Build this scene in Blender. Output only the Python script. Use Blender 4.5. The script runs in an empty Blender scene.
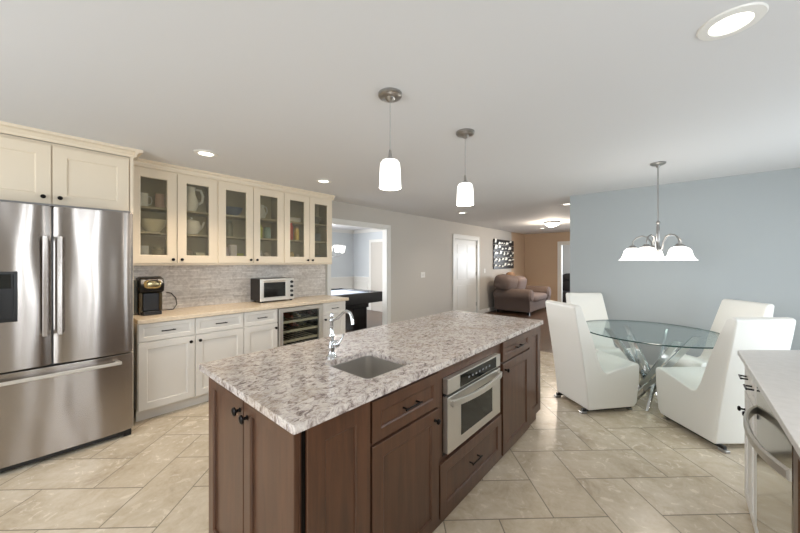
import bpy, bmesh, math, random
from math import pi, cos, sin, radians, sqrt
from mathutils import Vector, Matrix
random.seed(7)
SC = bpy.context.scene
COL = SC.collection
H = 2.44           # ceiling
EYE = 1.45
LW = 4.22          # left (cabinet) wall
DW = 5.27          # dining wall
RW = -1.75         # right wall
BW = -2.4          # wall behind the camera
# ------------------------------------------------------------------ camera
cam = bpy.data.cameras.new('camera'); co = bpy.data.objects.new('camera', cam); COL.objects.link(co)
cam.sensor_width = 36; cam.lens = 36 * 317.7 / 800; cam.shift_y = -4.5 / 800; cam.clip_start = 0.02
TH = radians(41.6)
co.location = (0, 0, EYE); co.rotation_euler = (pi / 2, 0, TH - pi / 2)
SC.camera = co
# ------------------------------------------------------------------ world
w = bpy.data.worlds.new('sky'); SC.world = w; w.use_nodes = True
w.node_tree.nodes['Background'].inputs[0].default_value = (.78, .88, 1, 1)
w.node_tree.nodes['Background'].inputs[1].default_value = 1.2
# ------------------------------------------------------------------ daylight at the windows
def area(name, loc, rot, sx, sy, e, col=(1, 1, 1)):
    l = bpy.data.lights.new(name, 'AREA'); l.shape = 'RECTANGLE'; l.size = sx; l.size_y = sy; l.energy = e; l.color = col
    o = bpy.data.objects.new(name, l); COL.objects.link(o); o.location = loc; o.rotation_euler = rot; return o
DAY = (.86, .93, 1)
area('daylight_kitchen_window', (.13, RW + .02, 1.6), (pi / 2, 0, 0), .28, 1.0, 12, DAY)
area('daylight_kitchen_window', (.75, RW + .02, 1.6), (pi / 2, 0, 0), .46, 1.0, 18, DAY)
area('daylight_patio_door', (3.7, RW + .05, 1.1), (pi / 2, 0, 0), 1.7, 1.9, 20, DAY)
area('rear_fill_light', (BW + .05, 1.6, 1.35), (pi / 2, 0, -pi / 2), 2.6, 1.7, 64, (.90, .95, 1))  # soft fill for the kitchen, at an added window behind the camera
area('daylight_pool_room', (3.4, 7.75, 1.5), (-pi / 2, 0, 0), 1.4, 1.1, 190, (.97, .98, 1))
area('daylight_living_room', (9.0, RW + .05, 1.5), (pi / 2, 0, 0), 2.0, 1.3, 30, (1, .95, .88))
area('daylight_back_room', (13.25, 1.2, 1.6), (pi / 2, 0, pi / 2), 1.4, 1.2, 130, DAY)
SC.view_settings.view_transform = 'Standard'; SC.view_settings.look = 'None'
SC.view_settings.gamma = 1; SC.view_settings.use_curve_mapping = False
SC.view_settings.exposure = 0.35
SC.cycles.max_bounces = 10; SC.cycles.transmission_bounces = 8; SC.cycles.diffuse_bounces = 6

# ------------------------------------------------------------------ materials
def lin(c):
    return tuple(((v / 255) / 12.92 if v <= 10 else ((v / 255 + .055) / 1.055) ** 2.4) for v in c) + (1,)
def mat(name, c, rough=.5, metal=0, **k):
    m = bpy.data.materials.new(name); m.use_nodes = True
    b = m.node_tree.nodes['Principled BSDF']
    b.inputs['Base Color'].default_value = lin(c); b.inputs['Roughness'].default_value = rough
    b.inputs['Metallic'].default_value = metal
    for kk, v in k.items(): b.inputs[kk.replace('_', ' ')].default_value = v
    return m
class N:
    def __init__(s, m): s.t = m.node_tree; s.b = s.t.nodes['Principled BSDF']
    def n(s, typ, **k):
        x = s.t.nodes.new(typ)
        for a, v in k.items(): setattr(x, a, v)
        return x
    def l(s, a, b): s.t.links.new(a, b)
    def v(s, node, i, val):
        if hasattr(val, 'links'): s.l(val, node.inputs[i])
        else: node.inputs[i].default_value = val
    def m(s, op, a, b=0.0, c=0.0):
        x = s.n('ShaderNodeMath', operation=op); s.v(x, 0, a); s.v(x, 1, b)
        if op in ('MULTIPLY_ADD',): s.v(x, 2, c)
        return x.outputs[0]
    def pos(s, scale=(1, 1, 1), rot=(0, 0, 0), obj=True):
        tc = s.n('ShaderNodeTexCoord'); mp = s.n('ShaderNodeMapping')
        mp.inputs['Scale'].default_value = scale; mp.inputs['Rotation'].default_value = rot
        s.l(tc.outputs['Object'], mp.inputs[0]); return mp.outputs[0]
    def noise(s, vec, sc, det=4, rough=.55, dist=0.0):
        x = s.n('ShaderNodeTexNoise'); s.l(vec, x.inputs['Vector'])
        x.inputs['Scale'].default_value = sc; x.inputs['Detail'].default_value = det
        x.inputs['Roughness'].default_value = rough; x.inputs['Distortion'].default_value = dist; return x
    def ramp(s, f, stops):
        x = s.n('ShaderNodeValToRGB'); s.l(f, x.inputs[0]); e = x.color_ramp.elements
        e[0].position, e[0].color = stops[0][0], lin(stops[0][1]); e[1].position, e[1].color = stops[-1][0], lin(stops[-1][1])
        for p, c in stops[1:-1]:
            q = e.new(p); q.color = lin(c)
        return x.outputs[0]
    def mix(s, f, a, b, typ='MIX'):
        x = s.n('ShaderNodeMix', data_type='RGBA', blend_type=typ)
        s.v(x, 0, f)
        for i, q in ((6, a), (7, b)):
            if hasattr(q, 'links'): s.l(q, x.inputs[i])
            else: x.inputs[i].default_value = lin(q)
        return x.outputs[2]
    def bump(s, h, strength=.2, dist=.002):
        x = s.n('ShaderNodeBump'); x.inputs['Strength'].default_value = strength; x.inputs['Distance'].default_value = dist
        s.l(h, x.inputs['Height']); s.l(x.outputs[0], s.b.inputs['Normal'])

def paint(name, c, rough=.6, amt=.03):
    m = mat(name, c, rough); n = N(m)
    no = n.noise(n.pos(), 60, 3); n.bump(no.outputs[0], .06, .001)
    return m
M = {}
M['ceiling'] = paint('ceiling_paint', (216, 216, 216), .8)
M['greige'] = paint('greige_wall_paint', (192, 187, 179), .7)
M['blue'] = paint('blue_grey_wall_paint', (170, 175, 176), .65)
M['tan'] = paint('tan_wall', (190, 166, 141), .7)
M['poolwall'] = paint('pale_blue_wall_paint', (198, 203, 206), .7)
M['trim'] = mat('white_trim_paint', (224, 223, 218), .35)
M['white'] = mat('white_cabinet_paint', (222, 218, 211), .35)
M['cream'] = mat('cream_cabinet_paint', (224, 210, 187), .38)
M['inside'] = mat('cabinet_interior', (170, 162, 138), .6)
M['black'] = mat('black_metal', (28, 24, 22), .3, .8)
M['blackplastic'] = mat('black_plastic', (16, 15, 15), .3)
M['darkgap'] = mat('dark_recess', (12, 10, 9), .8)
M['chrome'] = mat('chrome', (215, 218, 220), .1, 1)
M['nickel'] = mat('brushed_nickel', (165, 163, 160), .28, 1)
M['whiteplastic'] = mat('white_plastic', (228, 226, 220), .4)
M['leather'] = mat('white_leather', (229, 227, 220), .42)
n = N(M['leather']); n.bump(n.noise(n.pos(), 220, 3).outputs[0], .15, .001)
M['glassdark'] = mat('dark_oven_glass', (24, 26, 24), .08)
# stainless: horizontally brushed
def steel(name, c, rough, an, wav=0):
    m = mat(name, c, rough, 1); n = N(m)
    n.b.inputs['Anisotropic'].default_value = an
    v = n.pos((1.2, 1.2, 14)); no = n.noise(v, 4, 2)
    r = n.n('ShaderNodeMapRange'); n.l(no.outputs[0], r.inputs[0]); r.inputs[3].default_value = rough - .02; r.inputs[4].default_value = rough + .03
    n.l(r.outputs[0], n.b.inputs['Roughness'])
    if wav:
        tg = n.n('ShaderNodeTangent', direction_type='RADIAL', axis='Z'); n.l(tg.outputs[0], n.b.inputs['Tangent'])
        w1 = n.noise(n.pos((3.4, 3.4, .75)), 2.0, 0, .4); n.bump(w1.outputs[0], .32, wav); n.b.inputs['Anisotropic Rotation'].default_value = .25
    return m
M['steel'] = steel('stainless_steel', (170, 163, 157), .23, .9, .03)
M['steelflat'] = mat('stainless_steel_trim', (212, 208, 200), .34, .85)
M['steelsink'] = mat('stainless_sink', (206, 202, 196), .3, .85)
M['mirrorsteel'] = mat('polished_stainless_door', (190, 188, 182), .09, 1)
def wood(name, c1, c2, rough=.35, sc=(9, 9, .8), coat=.25):
    m = mat(name, c1, rough); n = N(m); n.b.inputs['Coat Weight'].default_value = coat; n.b.inputs['Coat Roughness'].default_value = .25
    a = n.noise(n.pos(sc), 3.2, 6, .6, .6); b = n.noise(n.pos((1.5, 1.5, .6)), 2, 2)
    c = n.ramp(a.outputs[0], [(.3, c2), (.7, c1)])
    c = n.mix(n.m('MULTIPLY', b.outputs[0], .45), c, c2)
    n.l(c, n.b.inputs['Base Color']); n.bump(a.outputs[0], .05, .001); return m
M['cherry'] = wood('dark_cherry_wood', (102, 67, 46), (70, 46, 32))
M['woodfloor'] = wood('dark_wood_floor', (104, 76, 54), (66, 46, 33), .35, (1, 12, 1))
# granite
m = mat('granite', (200, 190, 180), .16); n = N(m); M['granite'] = m
p = n.pos((1, 1.45, 1), (0, 0, radians(-48)))
big = n.noise(p, 3.2, 4, .6, .6); mid = n.noise(p, 27, 9, .74, .9); fine = n.noise(p, 95, 6, .8, .3); dkn = n.noise(p, 24, 10, .82, 1.6)
c = n.ramp(mid.outputs[0], [(.37, (104, 90, 86)), (.44, (168, 154, 147)), (.51, (206, 196, 188)), (.60, (222, 214, 206)), (.75, (230, 224, 217))])
sm = n.n('ShaderNodeMapRange'); n.l(big.outputs[0], sm.inputs[0]); sm.inputs[1].default_value = .52; sm.inputs[2].default_value = .66
c = n.mix(n.m('MULTIPLY', sm.outputs[0], .4), c, (160, 140, 118))
d2 = n.n('ShaderNodeMapRange'); n.l(dkn.outputs[0], d2.inputs[0]); d2.inputs[1].default_value = .42; d2.inputs[2].default_value = .37
c = n.mix(n.m('MULTIPLY', d2.outputs[0], .9), c, (84, 70, 66))
d3 = n.n('ShaderNodeMapRange'); n.l(fine.outputs[0], d3.inputs[0]); d3.inputs[1].default_value = .38; d3.inputs[2].default_value = .36
c = n.mix(n.m('MULTIPLY', d3.outputs[0], .55), c, (110, 98, 94))
vo = n.n('ShaderNodeTexVoronoi'); n.l(p, vo.inputs['Vector']); vo.inputs['Scale'].default_value = 38
c = n.mix(n.m('MULTIPLY', n.m('LESS_THAN', vo.outputs['Distance'], .25), .35), c, (166, 156, 164))
n.l(c, n.b.inputs['Base Color'])
# beige quartz worktop
m = mat('beige_worktop', (226, 208, 180), .25); n = N(m); M['beigetop'] = m
n.l(n.ramp(n.noise(n.pos(), 30, 5).outputs[0], [(.3, (212, 194, 168)), (.7, (230, 215, 192))]), n.b.inputs['Base Color'])
m = mat('pale_quartz_worktop', (196, 192, 188), .3); n = N(m); M['greytop'] = m
n.l(n.ramp(n.noise(n.pos(), 30, 5).outputs[0], [(.3, (196, 192, 187)), (.7, (206, 202, 198))]), n.b.inputs['Base Color'])
# mosaic backsplash (object coords: x along wall, z up)
m = mat('linear_marble_mosaic', (190, 184, 176), .25); n = N(m); M['mosaic'] = m
tc = n.n('ShaderNodeTexCoord'); sp = n.n('ShaderNodeSeparateXYZ'); n.l(tc.outputs['Object'], sp.inputs[0])
cb = n.n('ShaderNodeCombineXYZ'); n.l(sp.outputs[0], cb.inputs[0]); n.l(sp.outputs[2], cb.inputs[1])
br = n.n('ShaderNodeTexBrick'); n.l(cb.outputs[0], br.inputs['Vector']); br.inputs['Scale'].default_value = 1
br.inputs['Brick Width'].default_value = .16; br.inputs['Row Height'].default_value = .021; br.inputs['Mortar Size'].default_value = .0012
br.inputs['Color1'].default_value = lin((238, 233, 226)); br.inputs['Color2'].default_value = lin((188, 180, 172)); br.inputs['Mortar'].default_value = lin((180, 173, 165))
br.offset = .37; br.squash = 1.5; br.squash_frequency = 3
no = n.noise(cb.outputs[0], 22, 5, .6, 1)
c = n.mix(.45, br.outputs[0], n.ramp(no.outputs[0], [(.35, (176, 168, 160)), (.65, (238, 234, 228))]))
n.l(c, n.b.inputs['Base Color']); n.bump(n.m('SUBTRACT', 1.0, br.outputs['Fac']), .3, .002)
# herringbone floor tile
m = mat('stone_look_floor_tile', (200, 190, 175), .24); n = N(m); M['tile'] = m
U = .3145; A = radians(43.2); OX, OY = .203, 2.377
tc = n.n('ShaderNodeTexCoord'); sp = n.n('ShaderNodeSeparateXYZ'); n.l(tc.outputs['Object'], sp.inputs[0])
px = n.m('SUBTRACT', sp.outputs[0], OX); py = n.m('SUBTRACT', sp.outputs[1], OY)
uu = n.m('DIVIDE', n.m('SUBTRACT', n.m('MULTIPLY', px, sin(A)), n.m('MULTIPLY', py, cos(A))), U)
vv = n.m('DIVIDE', n.m('ADD', n.m('MULTIPLY', px, cos(A)), n.m('MULTIPLY', py, sin(A))), U)
fi = n.m('FLOOR', uu); fj = n.m('FLOOR', vv); fu = n.m('SUBTRACT', uu, fi); fv = n.m('SUBTRACT', vv, fj)
kk = n.m('FLOORED_MODULO', n.m('ADD', n.m('ADD', fi, fj), 2.0), 4.0)
isV = n.m('GREATER_THAN', kk, 1.5); isH = n.m('SUBTRACT', 1.0, isV)
hk = n.m('MULTIPLY', isH, kk); vk = n.m('MULTIPLY', isV, n.m('SUBTRACT', kk, 2.0))
lx = n.m('ADD', fu, hk); ly = n.m('ADD', fv, vk)
W = n.m('SUBTRACT', 2.0, isV); HH = n.m('ADD', 1.0, isV)
d = n.m('MINIMUM', n.m('MINIMUM', lx, n.m('SUBTRACT', W, lx)), n.m('MINIMUM', ly, n.m('SUBTRACT', HH, ly)))
cb = n.n('ShaderNodeCombineXYZ'); n.l(n.m('SUBTRACT', fi, hk), cb.inputs[0]); n.l(n.m('SUBTRACT', fj, vk), cb.inputs[1])
wn = n.n('ShaderNodeTexWhiteNoise', noise_dimensions='3D'); n.l(cb.outputs[0], wn.inputs['Vector'])
va = n.n('ShaderNodeVectorMath', operation='MULTIPLY_ADD'); n.l(wn.outputs['Color'], va.inputs[0]); va.inputs[1].default_value = (9, 9, 9); n.l(tc.outputs['Object'], va.inputs[2])
n1 = n.noise(va.outputs[0], 3.4, 9, .7, .6); n2 = n.noise(va.outputs[0], 14, 6, .6, .8)
c = n.ramp(n1.outputs[0], [(.28, (164, 146, 122)), (.45, (196, 181, 157)), (.6, (211, 198, 177)), (.78, (220, 211, 196))])
c = n.mix(.2, c, n.ramp(n2.outputs[0], [(.35, (172, 156, 134)), (.6, (216, 208, 194))]))
c = n.mix(n.m('MULTIPLY', wn.outputs['Value'], .22), c, (186, 170, 146))
gr = n.m('LESS_THAN', d, .011); c = n.mix(gr, c, (128, 118, 102))
n.l(c, n.b.inputs['Base Color'])
rr = n.m('ADD', n.m('MULTIPLY', n2.outputs[0], .12), n.m('ADD', .2, n.m('MULTIPLY', gr, .4))); n.l(rr, n.b.inputs['Roughness'])
n.bump(n.m('SUBTRACT', n.m('MULTIPLY', n1.outputs[0], .3), gr), .25, .002)
# sofa fabric
M['sofa'] = mat('taupe_fabric', (112, 97, 90), .95); n = N(M['sofa']); n.bump(n.noise(n.pos(), 160, 3).outputs[0], .4, .004)
M['sofatan'] = mat('tan_fabric', (150, 118, 90), .95); M['sofalight'] = mat('light_taupe_fabric', (132, 117, 112), .95)
# glass
def glass(name, c=(255, 255, 255), rough=0.0, ior=1.45, alpha=1.0):
    m = bpy.data.materials.new(name); m.use_nodes = True; t = m.node_tree; t.nodes.clear()
    o = t.nodes.new('ShaderNodeOutputMaterial'); g = t.nodes.new('ShaderNodeBsdfGlossy'); tr = t.nodes.new('ShaderNodeBsdfTransparent')
    fr = t.nodes.new('ShaderNodeFresnel'); fr.inputs[0].default_value = ior; mx = t.nodes.new('ShaderNodeMixShader')
    ge = t.nodes.new('ShaderNodeNewGeometry'); mr = t.nodes.new('ShaderNodeMapRange'); t.links.new(ge.outputs['Backfacing'], mr.inputs[0]); mr.inputs[3].default_value = ior; mr.inputs[4].default_value = 1 / ior; t.links.new(mr.outputs[0], fr.inputs[0])
    tr.inputs[0].default_value = lin(c); g.inputs['Roughness'].default_value = rough
    t.links.new(fr.outputs[0], mx.inputs[0]); t.links.new(tr.outputs[0], mx.inputs[1]); t.links.new(g.outputs[0], mx.inputs[2]); t.links.new(mx.outputs[0], o.inputs[0])
    return m
M['glass'] = glass('clear_pane_glass', (244, 248, 248))
M['seedy'] = mat('hazy_cabinet_glass', (244, 240, 226), .09, 0, IOR=1.1); M['seedy'].node_tree.nodes['Principled BSDF'].inputs['Transmission Weight'].default_value = .95
M['tableglass'] = glass('pale_green_table_glass', (240, 248, 248), 0, 1.5)
M['glassedge'] = mat('dark_green_glass_edge', (28, 66, 62), .1)
def emit(name, c, s):
    m = mat(name, c, .4); b = m.node_tree.nodes['Principled BSDF']
    b.inputs['Emission Color'].default_value = lin(c); b.inputs['Emission Strength'].default_value = s; return m
M['lamp'] = emit('lit_white_glass', (255, 252, 246), 1.5)
M['lens'] = emit('lit_downlight_lens', (255, 250, 238), 3)
M['ceramic'] = mat('white_ceramic', (232, 230, 222), .25)
M['felt'] = mat('blue_grey_felt', (176, 186, 204), .95)

# ------------------------------------------------------------------ mesh building
OFF = {}
class MB:
    def __init__(s): s.bm = bmesh.new()
    def poly(s, pts):
        vs = [s.bm.verts.new(p) for p in pts]
        try: return s.bm.faces.new(vs)
        except ValueError: return None
    def box(s, x0, x1, y0, y1, z0, z1):
        x0, x1 = min(x0, x1), max(x0, x1); y0, y1 = min(y0, y1), max(y0, y1); z0, z1 = min(z0, z1), max(z0, z1)
        v = [s.bm.verts.new(p) for p in ((x0, y0, z0), (x1, y0, z0), (x1, y1, z0), (x0, y1, z0), (x0, y0, z1), (x1, y0, z1), (x1, y1, z1), (x0, y1, z1))]
        for f in ((0, 3, 2, 1), (4, 5, 6, 7), (0, 1, 5, 4), (1, 2, 6, 5), (2, 3, 7, 6), (3, 0, 4, 7)): s.bm.faces.new([v[i] for i in f])
        return s
    def prism(s, pts, vec):                      # pts: planar polygon (3D), extruded by vec
        a = [s.bm.verts.new(p) for p in pts]; vec = Vector(vec); b = [s.bm.verts.new(Vector(p) + vec) for p in pts]
        s.bm.faces.new(a); s.bm.faces.new(list(reversed(b))); k = len(pts)
        for i in range(k): s.bm.faces.new([a[(i + 1) % k], a[i], b[i], b[(i + 1) % k]])
        return s
    def tube(s, path, r, seg=10, cap=True):
        path = [Vector(p) for p in path]; rs = r if isinstance(r, (list, tuple)) else [r] * len(path)
        rings = []; prev = None
        for i, p in enumerate(path):
            t = (path[min(i + 1, len(path) - 1)] - path[max(i - 1, 0)]).normalized()
            if prev is None:
                a = Vector((0, 0, 1)) if abs(t.z) < .9 else Vector((1, 0, 0)); a = (a - t * a.dot(t)).normalized()
            else: a = (prev - t * prev.dot(t)).normalized()
            prev = a; b = t.cross(a)
            rings.append([s.bm.verts.new(p + (a * cos(2 * pi * k / seg) + b * sin(2 * pi * k / seg)) * rs[i]) for k in range(seg)])
        for i in range(len(rings) - 1):
            for k in range(seg): s.bm.faces.new([rings[i][k], rings[i][(k + 1) % seg], rings[i + 1][(k + 1) % seg], rings[i + 1][k]])
        if cap: s.bm.faces.new(list(reversed(rings[0]))); s.bm.faces.new(rings[-1])
        return s
    def lathe(s, prof, c=(0, 0, 0), seg=28, axis='Z'):      # prof: (radius, height)
        rings = []
        def mp(r, h, a):
            if axis == 'Z': return (c[0] + r * cos(a), c[1] + r * sin(a), c[2] + h)
            if axis == 'Y': return (c[0] + r * cos(a), c[1] + h, c[2] + r * sin(a))
            return (c[0] + h, c[1] + r * cos(a), c[2] + r * sin(a))
        for r, h in prof:
            if r < 1e-5: rings.append([s.bm.verts.new(mp(0, h, 0))])
            else: rings.append([s.bm.verts.new(mp(r, h, 2 * pi * k / seg)) for k in range(seg)])
        for i in range(len(rings) - 1):
            A, B = rings[i], rings[i + 1]
            for k in range(seg):
                k2 = (k + 1) % seg
                if len(A) == 1 and len(B) == 1: break
                if len(A) == 1: s.bm.faces.new([A[0], B[k2], B[k]])
                elif len(B) == 1: s.bm.faces.new([A[k], A[k2], B[0]])
                else: s.bm.faces.new([A[k], A[k2], B[k2], B[k]])
        if len(rings[0]) > 1: s.bm.faces.new(list(reversed(rings[0]))) if prof[0] != prof[-1] else None
        if len(rings[-1]) > 1 and prof[0] != prof[-1]: s.bm.faces.new(rings[-1])
        return s
    def cushion(s, c, size, rot=(0, 0, 0), e=.35, nu=24, nv=14):   # superellipsoid
        mt = Matrix.Translation(c) @ Matrix.Rotation(rot[2], 4, 'Z') @ Matrix.Rotation(rot[1], 4, 'Y') @ Matrix.Rotation(rot[0], 4, 'X')
        def sg(v, p): return math.copysign(abs(v) ** p, v)
        rings = []
        for j in range(nv + 1):
            ph = -pi / 2 + pi * j / nv
            if j in (0, nv): rings.append([s.bm.verts.new(mt @ Vector((0, 0, size[2] / 2 * (1 if j else -1))))]); continue
            rings.append([s.bm.verts.new(mt @ Vector((size[0] / 2 * sg(cos(ph), e) * sg(cos(2 * pi * i / nu), e), size[1] / 2 * sg(cos(ph), e) * sg(sin(2 * pi * i / nu), e), size[2] / 2 * sg(sin(ph), max(e, .6))))) for i in range(nu)])
        for j in range(nv):
            A, B = rings[j], rings[j + 1]
            for i in range(nu):
                i2 = (i + 1) % nu
                if len(A) == 1: s.bm.faces.new([A[0], B[i2], B[i]])
                elif len(B) == 1: s.bm.faces.new([A[i], A[i2], B[0]])
                else: s.bm.faces.new([A[i], A[i2], B[i2], B[i]])
        return s
    def build(s, name, m, parent=None, bevel=0, smooth=False, seg=2, sub=0):
        if parent is not None:
            off = OFF.get(parent.name, Vector((0, 0, 0)))
            if off is not None: bmesh.ops.translate(s.bm, vec=-off, verts=s.bm.verts)
        bmesh.ops.recalc_face_normals(s.bm, faces=s.bm.faces)
        me = bpy.data.meshes.new(name); s.bm.to_mesh(me); s.bm.free()
        o = bpy.data.objects.new(name, me); COL.objects.link(o); me.materials.append(M[m] if isinstance(m, str) else m)
        if parent is not None: o.parent = parent; OFF[o.name] = OFF.get(parent.name, Vector((0, 0, 0)))
        if smooth: me.polygons.foreach_set('use_smooth', [True] * len(me.polygons))
        if smooth and not bevel and not sub:
            try: me.set_sharp_from_angle(angle=radians(38))
            except Exception: pass
        if bevel:
            b = o.modifiers.new('bevel', 'BEVEL'); b.width = bevel; b.segments = seg; b.limit_method = 'ANGLE'; b.angle_limit = radians(40)
            me.polygons.foreach_set('use_smooth', [True] * len(me.polygons)); b.harden_normals = True
        if sub:
            q = o.modifiers.new('sub', 'SUBSURF'); q.levels = sub; q.render_levels = sub
        return o
def thing(name, label, cat, loc=(0, 0, 0), group=None, rz=0, local=False):
    o = bpy.data.objects.new(name, None); COL.objects.link(o); o.location = loc; o.rotation_euler = (0, 0, rz); o.empty_display_size = .1
    OFF[o.name] = Vector((0, 0, 0)) if (local or rz) else Vector(loc)
    o['label'] = label; o['category'] = cat
    if group: o['group'] = group
    return o
def tag(o, label, cat, group=None):
    o['label'] = label; o['category'] = cat
    if group: o['group'] = group
    return o
def struct(o): o['kind'] = 'structure'; return o
def copytree(o, loc=None, label=None, rz=None, parent=None):
    c = o.copy(); COL.objects.link(c)
    if parent is not None: c.parent = parent
    if loc is not None: c.location = loc
    if rz is not None: c.rotation_euler = (0, 0, rz)
    if label: c['label'] = label
    for ch in list(o.children): copytree(ch, parent=c)
    return c
def B(*a): return MB().box(*a)

# ================================================================== SETTING
struct(B(BW - .12, DW + .12, RW - .12, LW, -.1, 0).build('floor', 'tile'))
struct(B(DW + .12, 11.5, RW - .12, LW, -.1, 0).build('floor', 'woodfloor'))
struct(B(11.5, 13.6, -.5, LW, -.1, 0).build('floor', 'woodfloor'))
struct(B(1.4, 6.72, LW, 8.1, -.1, 0).build('floor', 'woodfloor'))
struct(B(BW - .12, 13.6, RW - .12, LW + .12, H, H + .1).build('ceiling', 'ceiling'))
struct(B(1.4, 6.72, LW + .12, 8.1, H, H + .1).build('ceiling', 'ceiling'))
# left wall with the opening to the pool room and a doorway
OX0, OX1, OZ = 3.07, 4.39, 2.085
DX0, DX1, DZ = 6.8, 7.95, 2.04
wl = MB(); y0, y1 = LW, LW + .12
wl.box(BW - .12, OX0, y0, y1, 0, H); wl.box(OX0, OX1, y0, y1, OZ, H); wl.box(OX1, DX0, y0, y1, 0, H)
wl.box(DX0, DX1, y0, y1, DZ, H); wl.box(DX1, 10.3, y0, y1, 0, H)
struct(wl.build('wall_left', 'greige')); struct(B(10.3, 11.62, y0, y1, 0, H).build('wall_left', 'tan'))  # far end of the left wall takes the back wall's tan
struct(B(DW, DW + .12, RW - .12, 1.26, 0, H).build('wall_dining', 'blue'))
# right wall with kitchen window, patio door, living room window
wr = MB(); y0, y1 = RW - .12, RW
def wallrun(mb, a, b, y0, y1, holes, axis='X'):
    x = a
    def bx(u0, u1, z0, z1):
        if u1 - u0 < 1e-4 or z1 - z0 < 1e-4: return
        mb.box(u0, u1, y0, y1, z0, z1) if axis == 'X' else mb.box(y0, y1, u0, u1, z0, z1)
    for (h0, h1, z0, z1) in holes:
        bx(x, h0, 0, H); bx(h0, h1, 0, z0); bx(h0, h1, z1, H); x = h1
    bx(x, b, 0, H)
wallrun(wr, BW - .12, DW, y0, y1, [(-.02, .28, 1.1, 2.1), (.52, .98, 1.1, 2.1), (2.85, 4.55, 0, 2.05)]); struct(wr.build('wall_right', 'greige'))
wr = MB(); wallrun(wr, DW + .12, 11.62, y0, y1, [(8, 10, .85, 2.15)]); struct(wr.build('wall_right', 'tan'))
wb = MB(); wallrun(wb, RW, LW, BW - .12, BW, [(.3, 2.9, .5, 2.2)], 'Y'); struct(wb.build('wall_rear', 'greige'))
# living room back wall with wide opening
wb = MB(); wallrun(wb, RW, LW, 11.5, 11.62, [(1.0, 3.02, 0, 2.03)], 'Y'); struct(wb.build('wall_back', 'tan'))
wb = MB(); wallrun(wb, -.5, LW, 13.3, 13.42, [(.5, 1.9, 1.0, 2.2)], 'Y'); wb.box(11.62, 13.3, LW - .1, LW, 0, H); wb.box(11.62, 13.3, -.6, -.5, 0, H)
struct(wb.build('wall_far', 'poolwall'))
# pool room
struct(B(6.6, 6.72, LW + .12, 8.1, 0, H).build('wall_poolroom', 'poolwall'))
wb = MB(); wallrun(wb, 1.4, 6.6, 7.85, 7.97, [(2.7, 4.1, .95, 2.05)]); wb.box(1.4, 1.52, LW + .12, 7.85, 0, H); struct(wb.build('wall_poolroom', 'poolwall'))
def window(idx, u0, u1, z0, z1, plane, axis, nx=2, nz=2):
    o = bpy.data.objects.new('window_%d' % idx, None); COL.objects.link(o); o['kind'] = 'structure'
    def bx(mb, a, b, c, d, t):
        if axis == 'X': mb.box(a, b, plane - t, plane + t, c, d)
        else: mb.box(plane - t, plane + t, a, b, c, d)
    o.location = ((u0 + u1) / 2, plane, z0) if axis == 'X' else (plane, (u0 + u1) / 2, z0); OFF[o.name] = Vector(o.location)
    f = MB(); s = .05
    bx(f, u0, u0 + s, z0, z1, .04); bx(f, u1 - s, u1, z0, z1, .04); bx(f, u0 + s, u1 - s, z0, z0 + s, .04); bx(f, u0 + s, u1 - s, z1 - s, z1, .04)
    for i in range(1, nx): u = u0 + (u1 - u0) * i / nx; bx(f, u - .015, u + .015, z0 + s, z1 - s, .02)
    for i in range(1, nz):
        z = z0 + (z1 - z0) * i / nz; bx(f, u0 + s, u1 - s, z - .015, z + .015, .018)
    f.build('window_frame', 'trim', o)
    g = MB(); bx(g, u0 + s, u1 - s, z0 + s, z1 - s, .003); g.build('pane', 'glass', o)
window(1, -.02, .28, 1.1, 2.1, RW - .06, 'X', 1, 2); window(7, .52, .98, 1.1, 2.1, RW - .06, 'X', 1, 2); window(2, 2.85, 4.55, 0, 2.05, RW - .06, 'X', 2, 1)
window(3, .3, 2.9, .5, 2.2, BW - .06, 'Y', 3, 1); window(4, 8, 10, .85, 2.15, RW - .06, 'X'); window(5, 2.7, 4.1, .95, 2.05, 7.91, 'X'); window(6, .5, 1.9, 1.0, 2.2, 13.36, 'Y')  # the rear wall's window is added, unseen, to carry the soft fill
# trims: door casings
def casing(idx, a, b, z, plane, out, axis='X', wd=.085, mt='trim', jam=.12):
    mb = MB()
    def bx(u0, u1, z0, z1, p0, p1):
        mb.box(u0, u1, p0, p1, z0, z1) if axis == 'X' else mb.box(p0, p1, u0, u1, z0, z1)
    p0, p1 = plane, plane + out * .018
    bx(a - wd, a, 0, z + wd, p0, p1); bx(b, b + wd, 0, z + wd, p0, p1); bx(a, b, z, z + wd, p0, p1)
    q = plane + out * .026
    bx(a - wd - .006, a - wd + .016, 0, z + wd + .006, p0, q); bx(b + wd - .016, b + wd + .006, 0, z + wd + .006, p0, q); bx(a - wd, b + wd, z + wd - .016, z + wd + .006, p0, q)
    # jamb lining
    r = plane - out * jam
    bx(a, a + .015, 0, z, r, p0); bx(b - .015, b, 0, z, r, p0); bx(a + .015, b - .015, z - .015, z, r, p0)
    return struct(mb.build('trim_%d' % idx, mt, None, .002))
casing(1, OX0, OX1, OZ, LW, -1, 'X', .065)
casing(2, DX0, DX1, DZ, LW, -1, 'X', .1)
casing(3, 1.0, 3.02, 2.03, 11.5, -1, 'Y', .1)
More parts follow.
